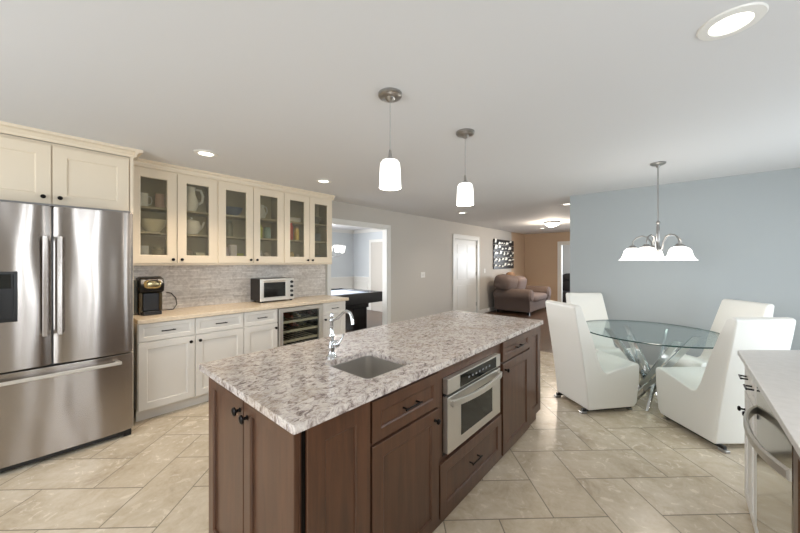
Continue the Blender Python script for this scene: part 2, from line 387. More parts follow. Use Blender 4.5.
# interior door in the left wall
d1 = bpy.data.objects.new('door_1', None); COL.objects.link(d1); d1['kind'] = 'structure'; d1.location = (DX0, LW + .02, 0); OFF[d1.name] = Vector(d1.location)
mb = B(DX0 + .018, DX1 - .018, LW + .018, LW + .055, .01, DZ - .018)
mb.build('door_panel', 'trim', d1)
mb = MB()
for (a, b) in ((DX0 + .14, DX0 + .52), (DX0 + .63, DX1 - .14)):
    for (c, d) in ((.25, .85), (1.0, 1.55), (1.67, 1.9)):
        mb.box(a, b, LW + .012, LW + .02, c, d)
mb.build('raised_panels', 'trim', d1, .006)
for z in (.25, 1.08, 1.82): B(DX1 - .03, DX1 - .008, LW + .006, LW + .019, z, z + .1).build('hinge', 'nickel', d1)
# far door of the pool room
d2 = bpy.data.objects.new('door_2', None); COL.objects.link(d2); d2['kind'] = 'structure'; d2.location = (6.58, 7.0, 0); OFF[d2.name] = Vector(d2.location)
B(6.57, 6.6, 6.12, 7.0, 0, 2.04).build('door_panel', M['greige'], d2)
mb = MB(); mb.box(6.56, 6.6, 7.0, 7.08, 0, 2.12); mb.box(6.56, 6.6, 6.04, 6.12, 0, 2.12); mb.box(6.56, 6.6, 6.12, 7.0, 2.04, 2.12); mb.build('door_casing', 'trim', d2, .003)
# wainscot and crown of the pool room
mb = MB()
for (a, b) in ((7.08, 7.85), (LW + .12, 6.04)):
    mb.box(6.585, 6.6, a, b, 0, .94); mb.box(6.56, 6.6, a, b, .94, .99); mb.box(6.575, 6.6, a, b, 0, .13)
    k = max(1, round((b - a) / .6)); s = (b - a) / k
    for i in range(k):
        c0, c1 = a + i * s + .08, a + (i + 1) * s - .08
        for q in ((c0, c0 + .025, .22, .86), (c1 - .025, c1, .22, .86), (c0, c1, .22, .245), (c0, c1, .835, .86)): mb.box(6.572, 6.585, *q)
mb.box(1.52, 6.585, 7.835, 7.85, 0, .94); mb.box(1.52, 6.6, 7.81, 7.85, .94, .99)
struct(mb.build('trim_4', 'trim'))
mb = MB()
mb.prism([(6.6, 7.85, H), (6.52, 7.85, H), (6.6, 7.85, H - .09)], (0, -(7.85 - LW - .12), 0)); mb.prism([(1.52, 7.85, H), (1.52, 7.77, H), (1.52, 7.85, H - .09)], (5.08, 0, 0))
struct(mb.build('trim_5', 'trim'))
def base(side, segs, mt='trim'):
    mb = MB()
    for s in segs: mb.box(*s, 0, .11)
    struct(mb.build('baseboard_' + side, mt, None, .003))
base('left', [(OX1 + .1, DX0 - .11, LW - .015, LW), (DX1 + .11, 11.5, LW - .015, LW)])
base('dining', [(DW - .015, DW, RW, 1.26), (DW - .015, DW + .135, 1.26, 1.275)])
base('back', [(11.485, 11.5, 3.13, LW), (11.485, 11.5, RW, .89)])
# backsplash
struct(B(.56, 2.965, LW - .012, LW, .936, 1.43).build('wall_backsplash', 'mosaic'))
# electrical plates
def plate(x, z, label, two=False, w=.075):
    t = thing('light_switch', label, 'light switch', (x, LW, z))
    B(x - w / 2, x + w / 2, LW - .006, LW, z - .06, z + .06).build('cover_plate', 'whiteplastic', t, .002)
    for dx in ((-.022, .022) if two else (0,)): B(x + dx - .008, x + dx + .008, LW - .012, LW - .004, z - .018, z + .018).build('toggle', 'whiteplastic', t, .002)
plate(5.5, 1.17, 'wide white double switch plate on the greige wall between pool room opening and white door', True, .15)
plate(8.4, 1.2, 'small white switch plate on the wall between white door and wall sculpture')

# ================================================================== CABINET PARTS
def mapper(face, plane):
    if face == '-Y': return lambda u, o, z: (u, plane - o, z)
    if face == '+Y': return lambda u, o, z: (u, plane + o, z)
    if face == '-X': return lambda u, o, z: (plane - o, u, z)
def mbox(mb, f, u0, u1, o0, o1, z0, z1):
    a = f(u0, o0, z0); b = f(u1, o1, z1); mb.box(a[0], b[0], a[1], b[1], a[2], b[2])
def shaker(mb, f, u0, u1, z0, z1, t=.02, rail=.06, rec=.009, through=False, step=.006):
    def ring(i, o): return [f(u0 + i, o, z0 + i), f(u1 - i, o, z0 + i), f(u1 - i, o, z1 - i), f(u0 + i, o, z1 - i)]
    R = [ring(0, 0), ring(0, t - .002), ring(.002, t), ring(rail, t), ring(rail + step, t - rec * .4), ring(rail + step + .002, t - rec)]
    if through: R.append(ring(rail + step + .002, 0))
    V = [[mb.bm.verts.new(p) for p in r] for r in R]
    for a, b in zip(V, V[1:]):
        for i in range(4): mb.bm.faces.new([a[i], a[(i + 1) % 4], b[(i + 1) % 4], b[i]])
    if through:
        a, b = V[-1], V[0]
        for i in range(4): mb.bm.faces.new([a[i], a[(i + 1) % 4], b[(i + 1) % 4], b[i]])
    else: mb.bm.faces.new(V[-1]); mb.bm.faces.new(V[0])
def knob(f, u, z, parent, t=.02, m='black', r=.015):
    mb = MB(); a = f(u, t, z); b = f(u, t + 1, z); dv = Vector(b) - Vector(a); ax = 'Y' if abs(dv.y) > .5 else 'X'; s = dv.y if ax == 'Y' else dv.x
    mb.lathe([(0, 0), (r * .6, 0), (r * .35, s * .006), (r * .35, s * .016), (r, s * .022), (r, s * .028), (r * .6, s * .033), (0, s * .034)], a, 16, ax)
    mb.build('knob', m, parent, smooth=True)
def pull(f, u, z, parent, half=.055, t=.02, m='black', r=.005):
    mb = MB(); mb.tube([f(u - half, t + .028, z), f(u + half, t + .028, z)], r, 8)
    for s in (-.8, .8): mb.tube([f(u + s * half, t - .001, z), f(u + s * half, t + .028, z)], r * .9, 8)
    mb.build('handle', m, parent, smooth=True)
def door(f, u0, u1, z0, z1, parent, m, name='door', hw=None, k=None, rail=.06):
    mb = MB(); shaker(mb, f, u0, u1, z0, z1, rail=rail); d = mb.build(name, m, parent)
    if hw == 'knob': knob(f, k[0], k[1], d)
    if hw == 'pull': pull(f, k[0], k[1], d, half=k[2] if len(k) > 2 else .055)
    return d
# ------------------------------------------------------------------ base cabinets on the left wall
fy = mapper('-Y', 3.62 + .02)
def basecab(x0, x1, label, layout):
    t = thing('base_cabinet', label, 'cabinet', (x0, 3.64, 0), 'white base cabinets along the left wall')
    mb = B(x0, x1, 3.64, LW - .002, .1, .896); mb.build('body', 'white', t)
    B(x0, x1, 3.70, 3.72, 0, .1).build('toe_kick', 'white', t)
    g = .004
    for kind, a, b, kp in layout:
        if kind == 'drawer': door(fy, a + g, b - g, .732, .89, t, 'white', 'drawer', 'pull', ((a + b) / 2, .812), .035)
        else: door(fy, a + g, b - g, .112, .72, t, 'white', 'door', 'knob', (kp, .668))
basecab(.565, 1.48, 'widest white base cabinet with two drawers and two doors, right of the refrigerator',
        [('drawer', .565, 1.01, 0), ('drawer', 1.01, 1.48, 0), ('door', .565, 1.01, .97), ('door', 1.01, 1.48, 1.05)])
basecab(1.48, 1.875, 'narrow white base cabinet directly left of the wine cooler', [('drawer', 1.48, 1.875, 0), ('door', 1.48, 1.875, 1.845)])
basecab(2.51, 2.9, 'narrow white base cabinet right of the wine cooler at the worktop end', [('drawer', 2.51, 2.9, 0), ('door', 2.51, 2.9, 2.545)])
tag(B(.56, 2.94, 3.595, LW - .012, .897, .936).build('worktop', 'beigetop', None, .004), 'long beige stone worktop on the white base cabinets under the mosaic backsplash', 'worktop')
# wine cooler
t = thing('wine_cooler', 'stainless framed under-counter wine cooler with dark glass door and wooden shelves', 'wine cooler', (1.88, 3.6, 0))
mb = MB(); mb.box(1.88, 2.505, 4.14, 4.16, .1, .894); mb.box(1.88, 1.9, 3.65, 4.14, .1, .894); mb.box(2.485, 2.505, 3.65, 4.14, .1, .894); mb.box(1.9, 2.485, 3.65, 4.14, .874, .894); mb.box(1.9, 2.485, 3.65, 4.14, .1, .12)
mb.build('body', 'blackplastic', t)
B(1.88, 2.505, 3.68, 3.7, 0, .1).build('toe_kick', 'blackplastic', t)
mb = MB(); f = mapper('-Y', 3.645); shaker(mb, f, 1.885, 2.5, .11, .888, t=.04, rail=.045, rec=.01, through=True); dr = mb.build('door', 'steelflat', t)
B(1.935, 2.45, 3.625, 3.63, .16, .835).build('glass', M['glass'], dr)
for i, z in enumerate((.21, .33, .45, .57, .69)):
    mb = MB(); mb.box(1.905, 2.48, 3.66, 3.68, z, z + .028); 
    for k in range(9): mb.box(1.93 + k * .065, 1.94 + k * .065, 3.68, 4.1, z + .006, z + .016)
    mb.build('shelf', mat('pale_wood_shelf', (186, 170, 140), .5), t)
bott = None
for r, z in enumerate((.598, .718)):
    for k in range(5):
        x = 1.97 + k * .108 + (.03 if r else 0)
        if x > 2.44: continue
        c = [(60, 20, 24), (26, 34, 22), (120, 60, 40), (90, 84, 50), (20, 22, 26)][(k + r) % 5]
        mb = MB().lathe([(0, .30), (.036, .30), (.038, .12), (.03, .08), (.014, .05), (.014, 0), (0, 0)], (x, 3.70, z + .038), 16, 'Y')
        tag(mb.build('wine_bottle', mat('bottle_glass_%d%d' % (r, k), c, .12), None, smooth=True), 'wine bottle lying in the wine cooler, %s from left on the %s visible shelf' % (['first', 'second', 'third', 'fourth', 'fifth'][k], ['second', 'topmost'][r]), 'bottle', 'bottles in the wine cooler')

# ------------------------------------------------------------------ glass-door upper cabinets
UF = 3.89; f = mapper('-Y', UF + .02)
XS = [.54, 1.307, 2.10, 2.865]
ULAB = ['cream glass-door wall cabinet nearest the refrigerator', 'middle cream glass-door wall cabinet over the worktop', 'cream glass-door wall cabinet nearest the pool room opening']
SH = (1.455, 1.75, 2.0)
for i in range(3):
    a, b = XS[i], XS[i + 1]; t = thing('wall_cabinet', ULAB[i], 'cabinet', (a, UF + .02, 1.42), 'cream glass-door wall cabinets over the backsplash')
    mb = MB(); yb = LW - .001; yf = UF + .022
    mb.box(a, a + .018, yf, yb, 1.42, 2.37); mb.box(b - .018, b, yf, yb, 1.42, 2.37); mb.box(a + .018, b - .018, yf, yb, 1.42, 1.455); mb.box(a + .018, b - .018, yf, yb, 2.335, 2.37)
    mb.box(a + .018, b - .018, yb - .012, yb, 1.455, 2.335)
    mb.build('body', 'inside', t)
    mb = MB(); mb.box(a, b, UF + .012, yf, 2.34, 2.375); mb.box(a, b, UF + .012, yf, 1.42, 1.436); mb.box(a, a + .02, UF + .012, yf, 1.436, 2.34); mb.box(b - .02, b, UF + .012, yf, 1.436, 2.34)
    mb.box(a - .001, b + .001, UF + .022, yb, 1.415, 1.4205)
    if i == 2: mb.box(b, b + .004, UF + .012, yb, 1.415, 2.375)
    mb.build('face_frame', 'cream', t)
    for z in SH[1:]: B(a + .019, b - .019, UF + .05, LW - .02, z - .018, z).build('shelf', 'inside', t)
    mid = (a + b) / 2
    for s, (p, q) in enumerate(((a + .006, mid - .003), (mid + .003, b - .006))):
        mb = MB(); shaker(mb, f, p, q, 1.438, 2.358, rail=.075, through=True); dd = mb.build('door', 'cream', t)
        B(p + .079, q - .079, UF + .008, UF + .012, 1.517, 2.279).build('pane', 'seedy', dd)
        knob(f, (q - .035 if s == 0 else p + .035), 1.475, dd)
# crown
def crown(mb, x0, x1, yf, z0, zt=H, proj=.06, left=None, right=True, yb=LW):
    pr = [(0, z0), (-.012, z0), (-.012, z0 + .02), (-proj * .55, zt - .028), (-proj, zt - .02), (-proj, zt), (0, zt)]
    mb.prism([(x0, yf + y, z) for y, z in pr], (x1 - x0, 0, 0))
    if right: mb.prism([(x1 - y, yf - proj + .0, z) for y, z in pr], (0, yb - yf + proj, 0))
mb = MB(); crown(mb, XS[0], XS[3] + .004, UF + .012, 2.37, proj=.032)
tag(mb.build('crown_moulding', 'cream'), 'long cream crown moulding running above the glass-door cabinets', 'moulding')
# ------------------------------------------------------------------ refrigerator + surround
FX0, FX1, FC, FYF = -.405, .508, .05, 3.43
t = thing('refrigerator', 'large stainless french-door refrigerator with bottom freezer drawer', 'refrigerator', (FX0, FYF, 0))
B(FX0 + .01, FX1 - .008, FYF + .07, LW - .03, .05, 1.85).build('body', mat('grey_appliance_side', (110, 108, 106), .4, .5), t, .004)
def slab(x0, x1, z0, z1, bulge, hole=None):
    mb = MB(); nx = 14; yb = FYF + .062; g = []
    for i in range(nx + 1):
        s = i / nx; x = x0 + (x1 - x0) * s; e = abs(2 * s - 1) ** 8
        g.append((x, FYF + bulge * ((2 * s - 1) ** 2) + .014 * e))
    lo = [mb.bm.verts.new((x, y, z0)) for x, y in g]; hi = [mb.bm.verts.new((x, y, z1)) for x, y in g]
    bl = [mb.bm.verts.new((x0, yb, z0)), mb.bm.verts.new((x1, yb, z0))]; bh = [mb.bm.verts.new((x0, yb, z1)), mb.bm.verts.new((x1, yb, z1))]
    for i in range(nx): mb.bm.faces.new([lo[i], lo[i + 1], hi[i + 1], hi[i]])
    mb.bm.faces.new([bl[0], lo[0], hi[0], bh[0]]); mb.bm.faces.new([lo[-1], bl[1], bh[1], hi[-1]]); mb.bm.faces.new([bl[1], bl[0], bh[0], bh[1]])
    mb.bm.faces.new(hi + [bh[1], bh[0]]); mb.bm.faces.new(list(reversed(lo)) + [bl[0], bl[1]])
    return mb
ld = slab(FX0, FC - .004, .70, 1.86, .012).build('door', 'steel', t, .004, smooth=True)
rd = slab(FC + .004, FX1, .70, 1.86, .012).build('door', 'steel', t, .004, smooth=True)
fd = slab(FX0, FX1, .055, .69, .014).build('freezer_drawer', 'steel', t, .004, smooth=True)
for dd, x in ((ld, FC - .036), (rd, FC + .036)):
    mb = MB(); mb.box(x - .013, x + .013, FYF - .05, FYF - .035, .92, 1.64)
    mb.box(x - .013, x + .013, FYF - .036, FYF + .02, .92, .95); mb.box(x - .013, x + .013, FYF - .036, FYF + .02, 1.61, 1.64)
    mb.build('handle', 'steel', dd, .004)
mb = MB(); mb.box(FX0 + .08, FX1 - .08, FYF - .052, FYF - .034, .622, .648)
for x in (FX0 + .1, FX1 - .1): mb.box(x - .015, x + .015, FYF - .035, FYF + .02, .624, .646)
mb.build('handle', 'steelflat', fd, .005)
mb = MB(); f2 = mapper('-Y', FYF); shaker(mb, f2, -.36, -.112, 1.04, 1.385, t=.004, rail=.018, rec=.018, through=False); dp = mb.build('water_dispenser', 'blackplastic', ld)
B(-.34, -.14, FYF - .008, FYF - .003, 1.27, 1.365).build('control_panel', 'glassdark', dp)
B(-.29, -.19, FYF - .02, FYF + .0, 1.1, 1.24).build('paddle', mat('grey_plastic', (92, 94, 100), .4), dp, .004)
B(FX0 + .01, FX1 - .01, FYF + .03, FYF + .07, .018, .056).build('base_grille', 'blackplastic', t)
for x in (FX0 + .03, FX1 - .035): B(x - .025, x + .025, FYF + .03, FYF + .08, 0, .03).build('foot', 'blackplastic', t, .004)
B(FX0 + .02, FX1 - .02, FYF + .01, FYF + .07, 1.86, 1.872).build('hinge_cover', mat('grey_hinge_cover', (120, 118, 116), .4), t)
t = thing('refrigerator_cabinet', 'cream two-door cabinet above the refrigerator with tall side panel', 'cabinet', (FX0, 3.63, 0))
f = mapper('-Y', 3.645); B(FX0 - .03, .512, 3.645, LW - .002, 1.88, 2.37).build('body', 'cream', t)
B(.512, .535, 3.62, LW - .002, 0, 2.37).build('side_panel', 'cream', t)
door(f, FX0 - .02, .045, 1.895, 2.345, t, 'cream', 'door', 'knob', (.005, 1.945), .075)
door(f, .053, .505, 1.895, 2.345, t, 'cream', 'door', 'knob', (.093, 1.945), .075)
mb = MB(); crown(mb, FX0 - .05, .54, 3.63, 2.37, proj=.055, yb=UF - .035); tag(mb.build('crown_moulding', 'cream'), 'short cream crown moulding above the refrigerator cabinet', 'moulding')

# ------------------------------------------------------------------ things in the glass cabinets
def cm(name, c, r=.35): return mat(name, c, r)
CY = 4.04
def mug_mb(h=.095, r=.042):
    mb = MB().lathe([(0, 0), (r * .9, 0), (r, .01), (r, h), (r - .004, h), (r - .005, .01), (0, .008)], seg=20)
    mb.tube([(r - .003, 0, h * .8), (r + .022, 0, h * .78), (r + .03, 0, h * .5), (r + .02, 0, h * .25), (r - .003, 0, h * .2)], .005, 8); return mb
def lathe_thing(name, prof, loc, m, label, cat, group=None):
    return place(MB().lathe(prof, seg=24).build(name, m, None, smooth=True), loc, label, cat, group)
def place(o, loc, label, cat, group=None):
    o.location = loc; return tag(o, label, cat, group)
D = lambda i: (XS[i // 2] + (XS[i // 2 + 1] - XS[i // 2]) * (.27 if i % 2 == 0 else .73))
JAR = lambda h, r: [(0, 0), (r, 0), (r, h * .8), (r * .8, h * .86), (r * .82, h), (0, h)]
BOWL = lambda h, r: [(0, 0), (r * .45, 0), (r * .5, .01), (r * .85, h * .5), (r, h), (r * .96, h), (r * .8, h * .5), (0, .015)]
TEA = lambda h, r: [(0, 0), (r * .6, 0), (r * .95, h * .3), (r, h * .5), (r * .8, h * .78), (r * .4, h * .86), (r * .12, h * .9), (r * .15, h), (0, h)]
white = 'ceramic'; S0, S1, S2 = SH
W1 = 'behind the first glass door from the refrigerator'; W2 = 'behind the second glass door'; W3 = 'behind the third glass door'; W4 = 'behind the fourth glass door'; W5 = 'behind the fifth glass door'; W6 = 'behind the last glass door'
o = mug_mb(.14, .036).build('mug', white, None, smooth=True); place(o, (D(0) - .07, CY, S2), 'tall white mug on the top shelf ' + W1, 'mug')
o = mug_mb(.15, .04).build('mug', cm('pinkish_mug', (206, 178, 164)), None, smooth=True); place(o, (D(0) + .06, CY, S2), 'pinkish beige mug on the top shelf ' + W1, 'mug')
lathe_thing('bowl', BOWL(.13, .12), (D(0), CY, S1), cm('cream_bowl', (206, 200, 176)), 'wide cream bowl on the middle shelf ' + W1, 'bowl')
o = B(-.05, .05, -.03, .03, 0, .16).build('box', cm('patterned_box', (196, 192, 186)), None, .004); place(o, (D(0) - .085, CY, S0), 'pale upright box on the bottom shelf ' + W1, 'box')
lathe_thing('jar', JAR(.15, .055), (D(0) + .05, CY, S0), cm('tan_jar', (168, 156, 128)), 'tan jar on the bottom shelf ' + W1, 'jar')
# curved white pitcher
mb = MB().lathe([(0, 0), (.05, 0), (.075, .06), (.08, .11), (.05, .19), (.045, .24), (.055, .27), (.05, .27), (.04, .24), (0, .2)], seg=24)
mb.tube([(.045, 0, .25), (.1, 0, .25), (.125, 0, .19), (.115, 0, .12), (.078, 0, .09)], .014, 8)
place(mb.build('pitcher', white, None, smooth=True), (D(1) - .02, CY, S2), 'large white pitcher with curved handle on the top shelf ' + W2, 'pitcher')
mb = MB().lathe(TEA(.19, .095), seg=24); mb.tube([(.08, 0, .06), (.11, 0, .1), (.125, 0, .15)], [.016, .012, .01], 8); mb.tube([(-.085, 0, .13), (-.125, 0, .12), (-.125, 0, .06), (-.09, 0, .05)], .007, 8)
place(mb.build('teapot', white, None, smooth=True), (D(1) - .01, CY, S1), 'round white teapot on the middle shelf ' + W2, 'teapot')
lathe_thing('jar', JAR(.14, .06), (D(1) - .06, CY, S0), cm('grey_tan_jar', (170, 160, 140)), 'greyish tan jar on the bottom shelf ' + W2, 'jar')
o = B(-.045, .045, -.03, .03, 0, .1).build('box', cm('cream_box', (226, 216, 186)), None, .004); place(o, (D(1) + .07, CY, S0), 'small cream box on the bottom shelf ' + W2, 'box')
lathe_thing('bowl', BOWL(.1, .11), (D(2), CY, S2), cm('blue_bowl', (88, 104, 130)), 'muted blue bowl on the top shelf ' + W3, 'bowl')
lathe_thing('jar', JAR(.19, .05), (D(2) - .05, CY, S1), cm('green_grey_jar', (128, 128, 108)), 'dark greenish jar on the middle shelf ' + W3, 'jar')
for k, (dx, c, h, la) in enumerate([(-.09, (196, 176, 176), .17, 'pink floral box'), (.0, (220, 208, 204), .2, 'tall whitish floral box'), (.08, (196, 196, 100), .1, 'small yellow-green box')]):
    o = B(-.038, .038, -.03, .03, 0, h).build('box', cm('box_%d' % k, c), None, .003); place(o, (D(2) + dx, CY, S0), la + ' on the bottom shelf ' + W3, 'box')
mb = MB().lathe([(0, 0), (.05, 0), (.07, .06), (.045, .14), (.04, .18), (.036, .18), (0, .1)], seg=24); mb.tube([(.04, 0, .165), (.08, 0, .16), (.09, 0, .1), (.066, 0, .06)], .008, 8)
place(mb.build('pitcher', cm('pale_pitcher', (206, 206, 198)), None, smooth=True), (D(3) - .03, CY, S2), 'small pale pitcher on the top shelf ' + W4, 'pitcher')
for dx, c, h, nm, s in ((-.05, (182, 186, 84), .17, 'yellow-green canister', S1), (.06, (150, 176, 168), .15, 'pale teal canister', S1), (-.05, (196, 186, 178), .14, 'beige canister', S0), (.06, (176, 160, 140), .12, 'light brown canister', S0)):
    lathe_thing('canister', JAR(h, .045), (D(3) + dx, CY, s), cm(nm, c), nm + ' on the %s shelf ' % ('middle' if s == S1 else 'bottom') + W4, 'canister')
for dx, c, h, r, nm, s in ((-.055, (206, 92, 84), .235, .055, 'tall red canister', S1), (.062, (214, 190, 110), .17, .035, 'yellowish bottle', S1), (-.04, (206, 178, 120), .13, .055, 'tan jar', S0), (.065, (222, 214, 200), .1, .035, 'small white jar', S0)):
    lathe_thing('canister' if 'can' in nm else ('bottle' if 'bot' in nm else 'jar'), JAR(h, r), (D(4) + dx, CY, s), cm(nm + '_glaze', c), nm + ' on the %s shelf ' % ('middle' if s == S1 else 'bottom') + W5, nm.split()[-1])
o = B(-.09, .09, -.06, .06, 0, .06).build('box', cm('white_box', (216, 212, 200)), None, .004); place(o, (D(4), CY, S2 + .0), 'flat white box on the top shelf ' + W5, 'box')
for s, nn, la in ((S1, 6, 'middle'), (S0, 5, 'bottom')):
    for k in range(nn):
        lathe_thing('plate', [(0, 0), (.05, 0), (.095, .014), (.1, .016), (.095, .018), (.05, .006), (0, .006)], (D(5), CY, s + k * .019), cm('plate_%d' % k, (150, 158, 164)) if k == 0 else bpy.data.materials['plate_0'], 'grey-blue plate, %s from bottom of the %s-shelf stack ' % (['first', 'second', 'third', 'fourth', 'fifth', 'sixth'][k], la) + W6, 'plate', 'plates stacked in the last glass-door cabinet')
lathe_thing('bowl', BOWL(.1, .1), (D(5), CY, S2), cm('dark_bowl', (90, 92, 86)), 'dark bowl on the top shelf ' + W6, 'bowl')

# ------------------------------------------------------------------ coffee maker and toaster oven
t = thing('coffee_maker', 'black and bronze single-cup coffee maker beside the refrigerator', 'coffee maker', (.62, 3.80, .914))
bz = mat('bronze_plastic', (92, 78, 56), .22, .6)
mb = MB(); mb.prism([(.625, 4.06, .914), (.625, 3.93, .914), (.625, 3.93, 1.11), (.625, 3.845, 1.13), (.625, 3.83, 1.2), (.625, 3.87, 1.255), (.625, 3.95, 1.27), (.625, 4.06, 1.26)], (.185, 0, 0))
mb.build('body', 'blackplastic', t, .012, seg=3)
B(.645, .79, 3.83, 3.93, .914, .95).build('drip_tray', 'blackplastic', t, .008)
B(.66, .775, 3.90, 3.932, .955, 1.11).build('cup_recess', mat('dark_recess_plastic', (30, 28, 28), .35), t)
for x in (.628, .779): B(x, x + .028, 3.905, 3.945, .93, 1.13).build('side_trim', bz, t, .008)
mb = MB().cushion((.7175, 3.845, 1.2), (.14, .07, .085), e=.7); mb.build('brew_head', mat('silver_bronze', (176, 160, 120), .2, .9), t, smooth=True)
mb = MB().tube([(.675, 3.815, 1.215), (.69, 3.795, 1.235), (.745, 3.795, 1.235), (.76, 3.815, 1.215)], .006, 8); mb.build('lid_handle', 'blackplastic', t, smooth=True)
B(.585, .622, 3.92, 4.05, .93, 1.24).build('water_tank', mat('smoky_tank', (70, 72, 66), .1), t, .012)
MB().tube([(.80, 4.04, .93), (.86, 4.05, .925), (.93, 4.06, .925), (.965, 4.08, .97), (.965, 4.12, 1.03), (.94, 4.18, 1.08), (.9, 4.2, 1.09)], .005, 8).build('power_cord', 'blackplastic', t, smooth=True)
t.location.z = .936; t.scale = (1.03, 1, 1.04); t.location.x = .61
TX0, TX1, TY, TZ = 1.80, 2.20, 3.92, .934
t = thing('toaster_oven', 'small stainless toaster oven with dark glass door on the beige worktop', 'toaster oven', (TX0, TY, .914))
B(TX0, TX1 + .06, TY + .01, TY + .285, TZ, 1.215).build('body', mat('dark_toaster_side', (46, 40, 36), .3, .5), t, .008)
mb = MB(); shaker(mb, mapper('-Y', TY + .012), TX0, TX1 - .02, TZ, 1.213, t=.014, rail=.04, rec=.006); d = mb.build('door', 'steelflat', t)
B(TX0 + .045, TX1 - .065, TY - .002, TY + .004, TZ + .047, 1.166).build('door_glass', 'glassdark', d)
mb = MB().tube([(TX0 + .04, TY - .03, 1.188), (TX1 - .06, TY - .03, 1.188)], .007, 8)
for x in (TX0 + .05, TX1 - .07): mb.tube([(x, TY, 1.188), (x, TY - .03, 1.188)], .005, 8)
mb.build('handle', 'steelflat', d, smooth=True)
B(TX1 - .018, TX1 + .06, TY, TY + .012, TZ, 1.213).build('control_panel', 'steelflat', t, .002)
for z in (.985, 1.045, 1.105, 1.165): MB().lathe([(0, 0), (.019, 0), (.017, -.02), (0, -.022)], (TX1 + .022, TY, z), 16, 'Y').build('dial', 'blackplastic', t, smooth=True)
for x in (TX0 + .03, TX1 + .03):
    for y in (TY + .03, TY + .22): B(x - .012, x + .012, y - .012, y + .012, .914, TZ).build('foot', 'blackplastic', t)

t.location.z = .936
# ================================================================== ISLAND
IX0, IX1, IY0, IY1, IZ = .555, 3.104, .965, 1.936, .905
def rloop(x0, x1, y0, y1, r, k=5):
    P = []
    for (cx, cy, a0) in ((x1 - r, y1 - r, 0), (x0 + r, y1 - r, pi / 2), (x0 + r, y0 + r, pi), (x1 - r, y0 + r, 3 * pi / 2)):
        for i in range(k + 1): a = a0 + pi / 2 * i / k; P.append((cx + r * cos(a), cy + r * sin(a)))
    return P
bm = bmesh.new()
HX0, HX1, HY0, HY1 = 1.0, 1.34, 1.088, 1.452
def loopv(P, z):
    v = [bm.verts.new((x, y, z)) for x, y in P]; e = [bm.edges.new((v[i], v[(i + 1) % len(v)])) for i in range(len(v))]; return v, e
outer = rloop(IX0, IX1, IY0, IY1, .012, 3); inner = rloop(HX0, HX1, HY0, HY1, .035, 5)
for z in (IZ, IZ - .032):
    vo_, eo = loopv(outer, z); vi, ei = loopv(inner, z); bmesh.ops.triangle_fill(bm, edges=eo + ei, use_beauty=True)
    if z == IZ: top = (vo_, vi)
    else:
        for A_, B_ in ((top[0], vo_), (top[1], vi)):
            for i in range(len(A_)): bm.faces.new([A_[i], A_[(i + 1) % len(A_)], B_[(i + 1) % len(A_)], B_[i]])
mb = MB(); mb.bm.free(); mb.bm = bm
tag(mb.build('island_worktop', 'granite', None, .005), 'speckled cream and brown granite worktop on the kitchen island', 'worktop')
t = thing('sink', 'square stainless undermount sink set in the granite island top', 'sink', (1.15, 1.25, IZ - .22))
mb = MB(); zt = IZ - .033; V = []
for (ins, z) in ((.0, zt), (-.004, zt - .002), (-.004, zt - .15), (.03, zt - .178), (.13, zt - .185)):
    V.append([mb.bm.verts.new((x, y, z)) for x, y in rloop(HX0 + ins, HX1 - ins, HY0 + ins, HY1 - ins, .035 if ins < .1 else .02, 5)])
for a, b in zip(V, V[1:]):
    for i in range(len(a)): mb.bm.faces.new([a[i], a[(i + 1) % len(a)], b[(i + 1) % len(a)], b[i]])
mb.bm.faces.new(V[-1]); so = mb.build('basin', 'steelsink', t, smooth=True); so.modifiers.new('thick', 'SOLIDIFY').thickness = -.0012
MB().lathe([(0, 0), (.04, 0), (.042, .003), (.03, .004), (.02, .001), (0, .001)], (1.17, 1.27, zt - .184), 20).build('drain', 'chrome', t, smooth=True)
# faucet
t = thing('faucet', 'ornate chrome faucet with curved spout standing behind the island sink', 'faucet', (1.10, 1.50, IZ))
MB().lathe([(0, 0), (.032, 0), (.032, .008), (.022, .018), (.016, .04), (.02, .05), (.02, .065), (.014, .075), (.012, .11), (.017, .118), (.017, .128), (.012, .136), (.011, .2), (.015, .206), (.015, .216), (.009, .225), (.012, .24), (.008, .252), (0, .256)], (1.10, 1.50, IZ), 24).build('column', 'chrome', t, smooth=True)
MB().tube([(1.10, 1.50, 1.118), (1.102, 1.485, 1.12), (1.106, 1.45, 1.135), (1.112, 1.41, 1.168), (1.116, 1.385, 1.178), (1.12, 1.36, 1.17), (1.122, 1.348, 1.15), (1.124, 1.343, 1.11)], [.008, .008, .008, .008, .009, .009, .009, .010], 12).build('spout', 'chrome', t, smooth=True)
mb = MB().lathe([(0, .0), (.012, .0), (.013, -.012), (.02, -.02), (.022, -.032), (.018, -.044), (.01, -.05), (0, -.052)], (1.10, 1.488, .988), 20, 'Y')
mb.tube([(1.10, 1.45, .988), (1.108, 1.435, 1.0), (1.118, 1.42, 1.03), (1.12, 1.415, 1.05)], [.007, .006, .005, .007], 10); mb.build('lever', 'chrome', t, smooth=True)
# island units
FYI = 1.0; fi_ = mapper('-Y', FYI); GI = 'dark wood cabinets of the kitchen island'
def isl(label, x0, x1, y1=1.875):
    t = thing('island_cabinet', label, 'cabinet', (x0, FYI, 0), GI); return t
XA, XB, XC, XD, XE, XF = .60, .925, 1.428, 2.235, 2.79, 3.08
ZI = IZ - .033
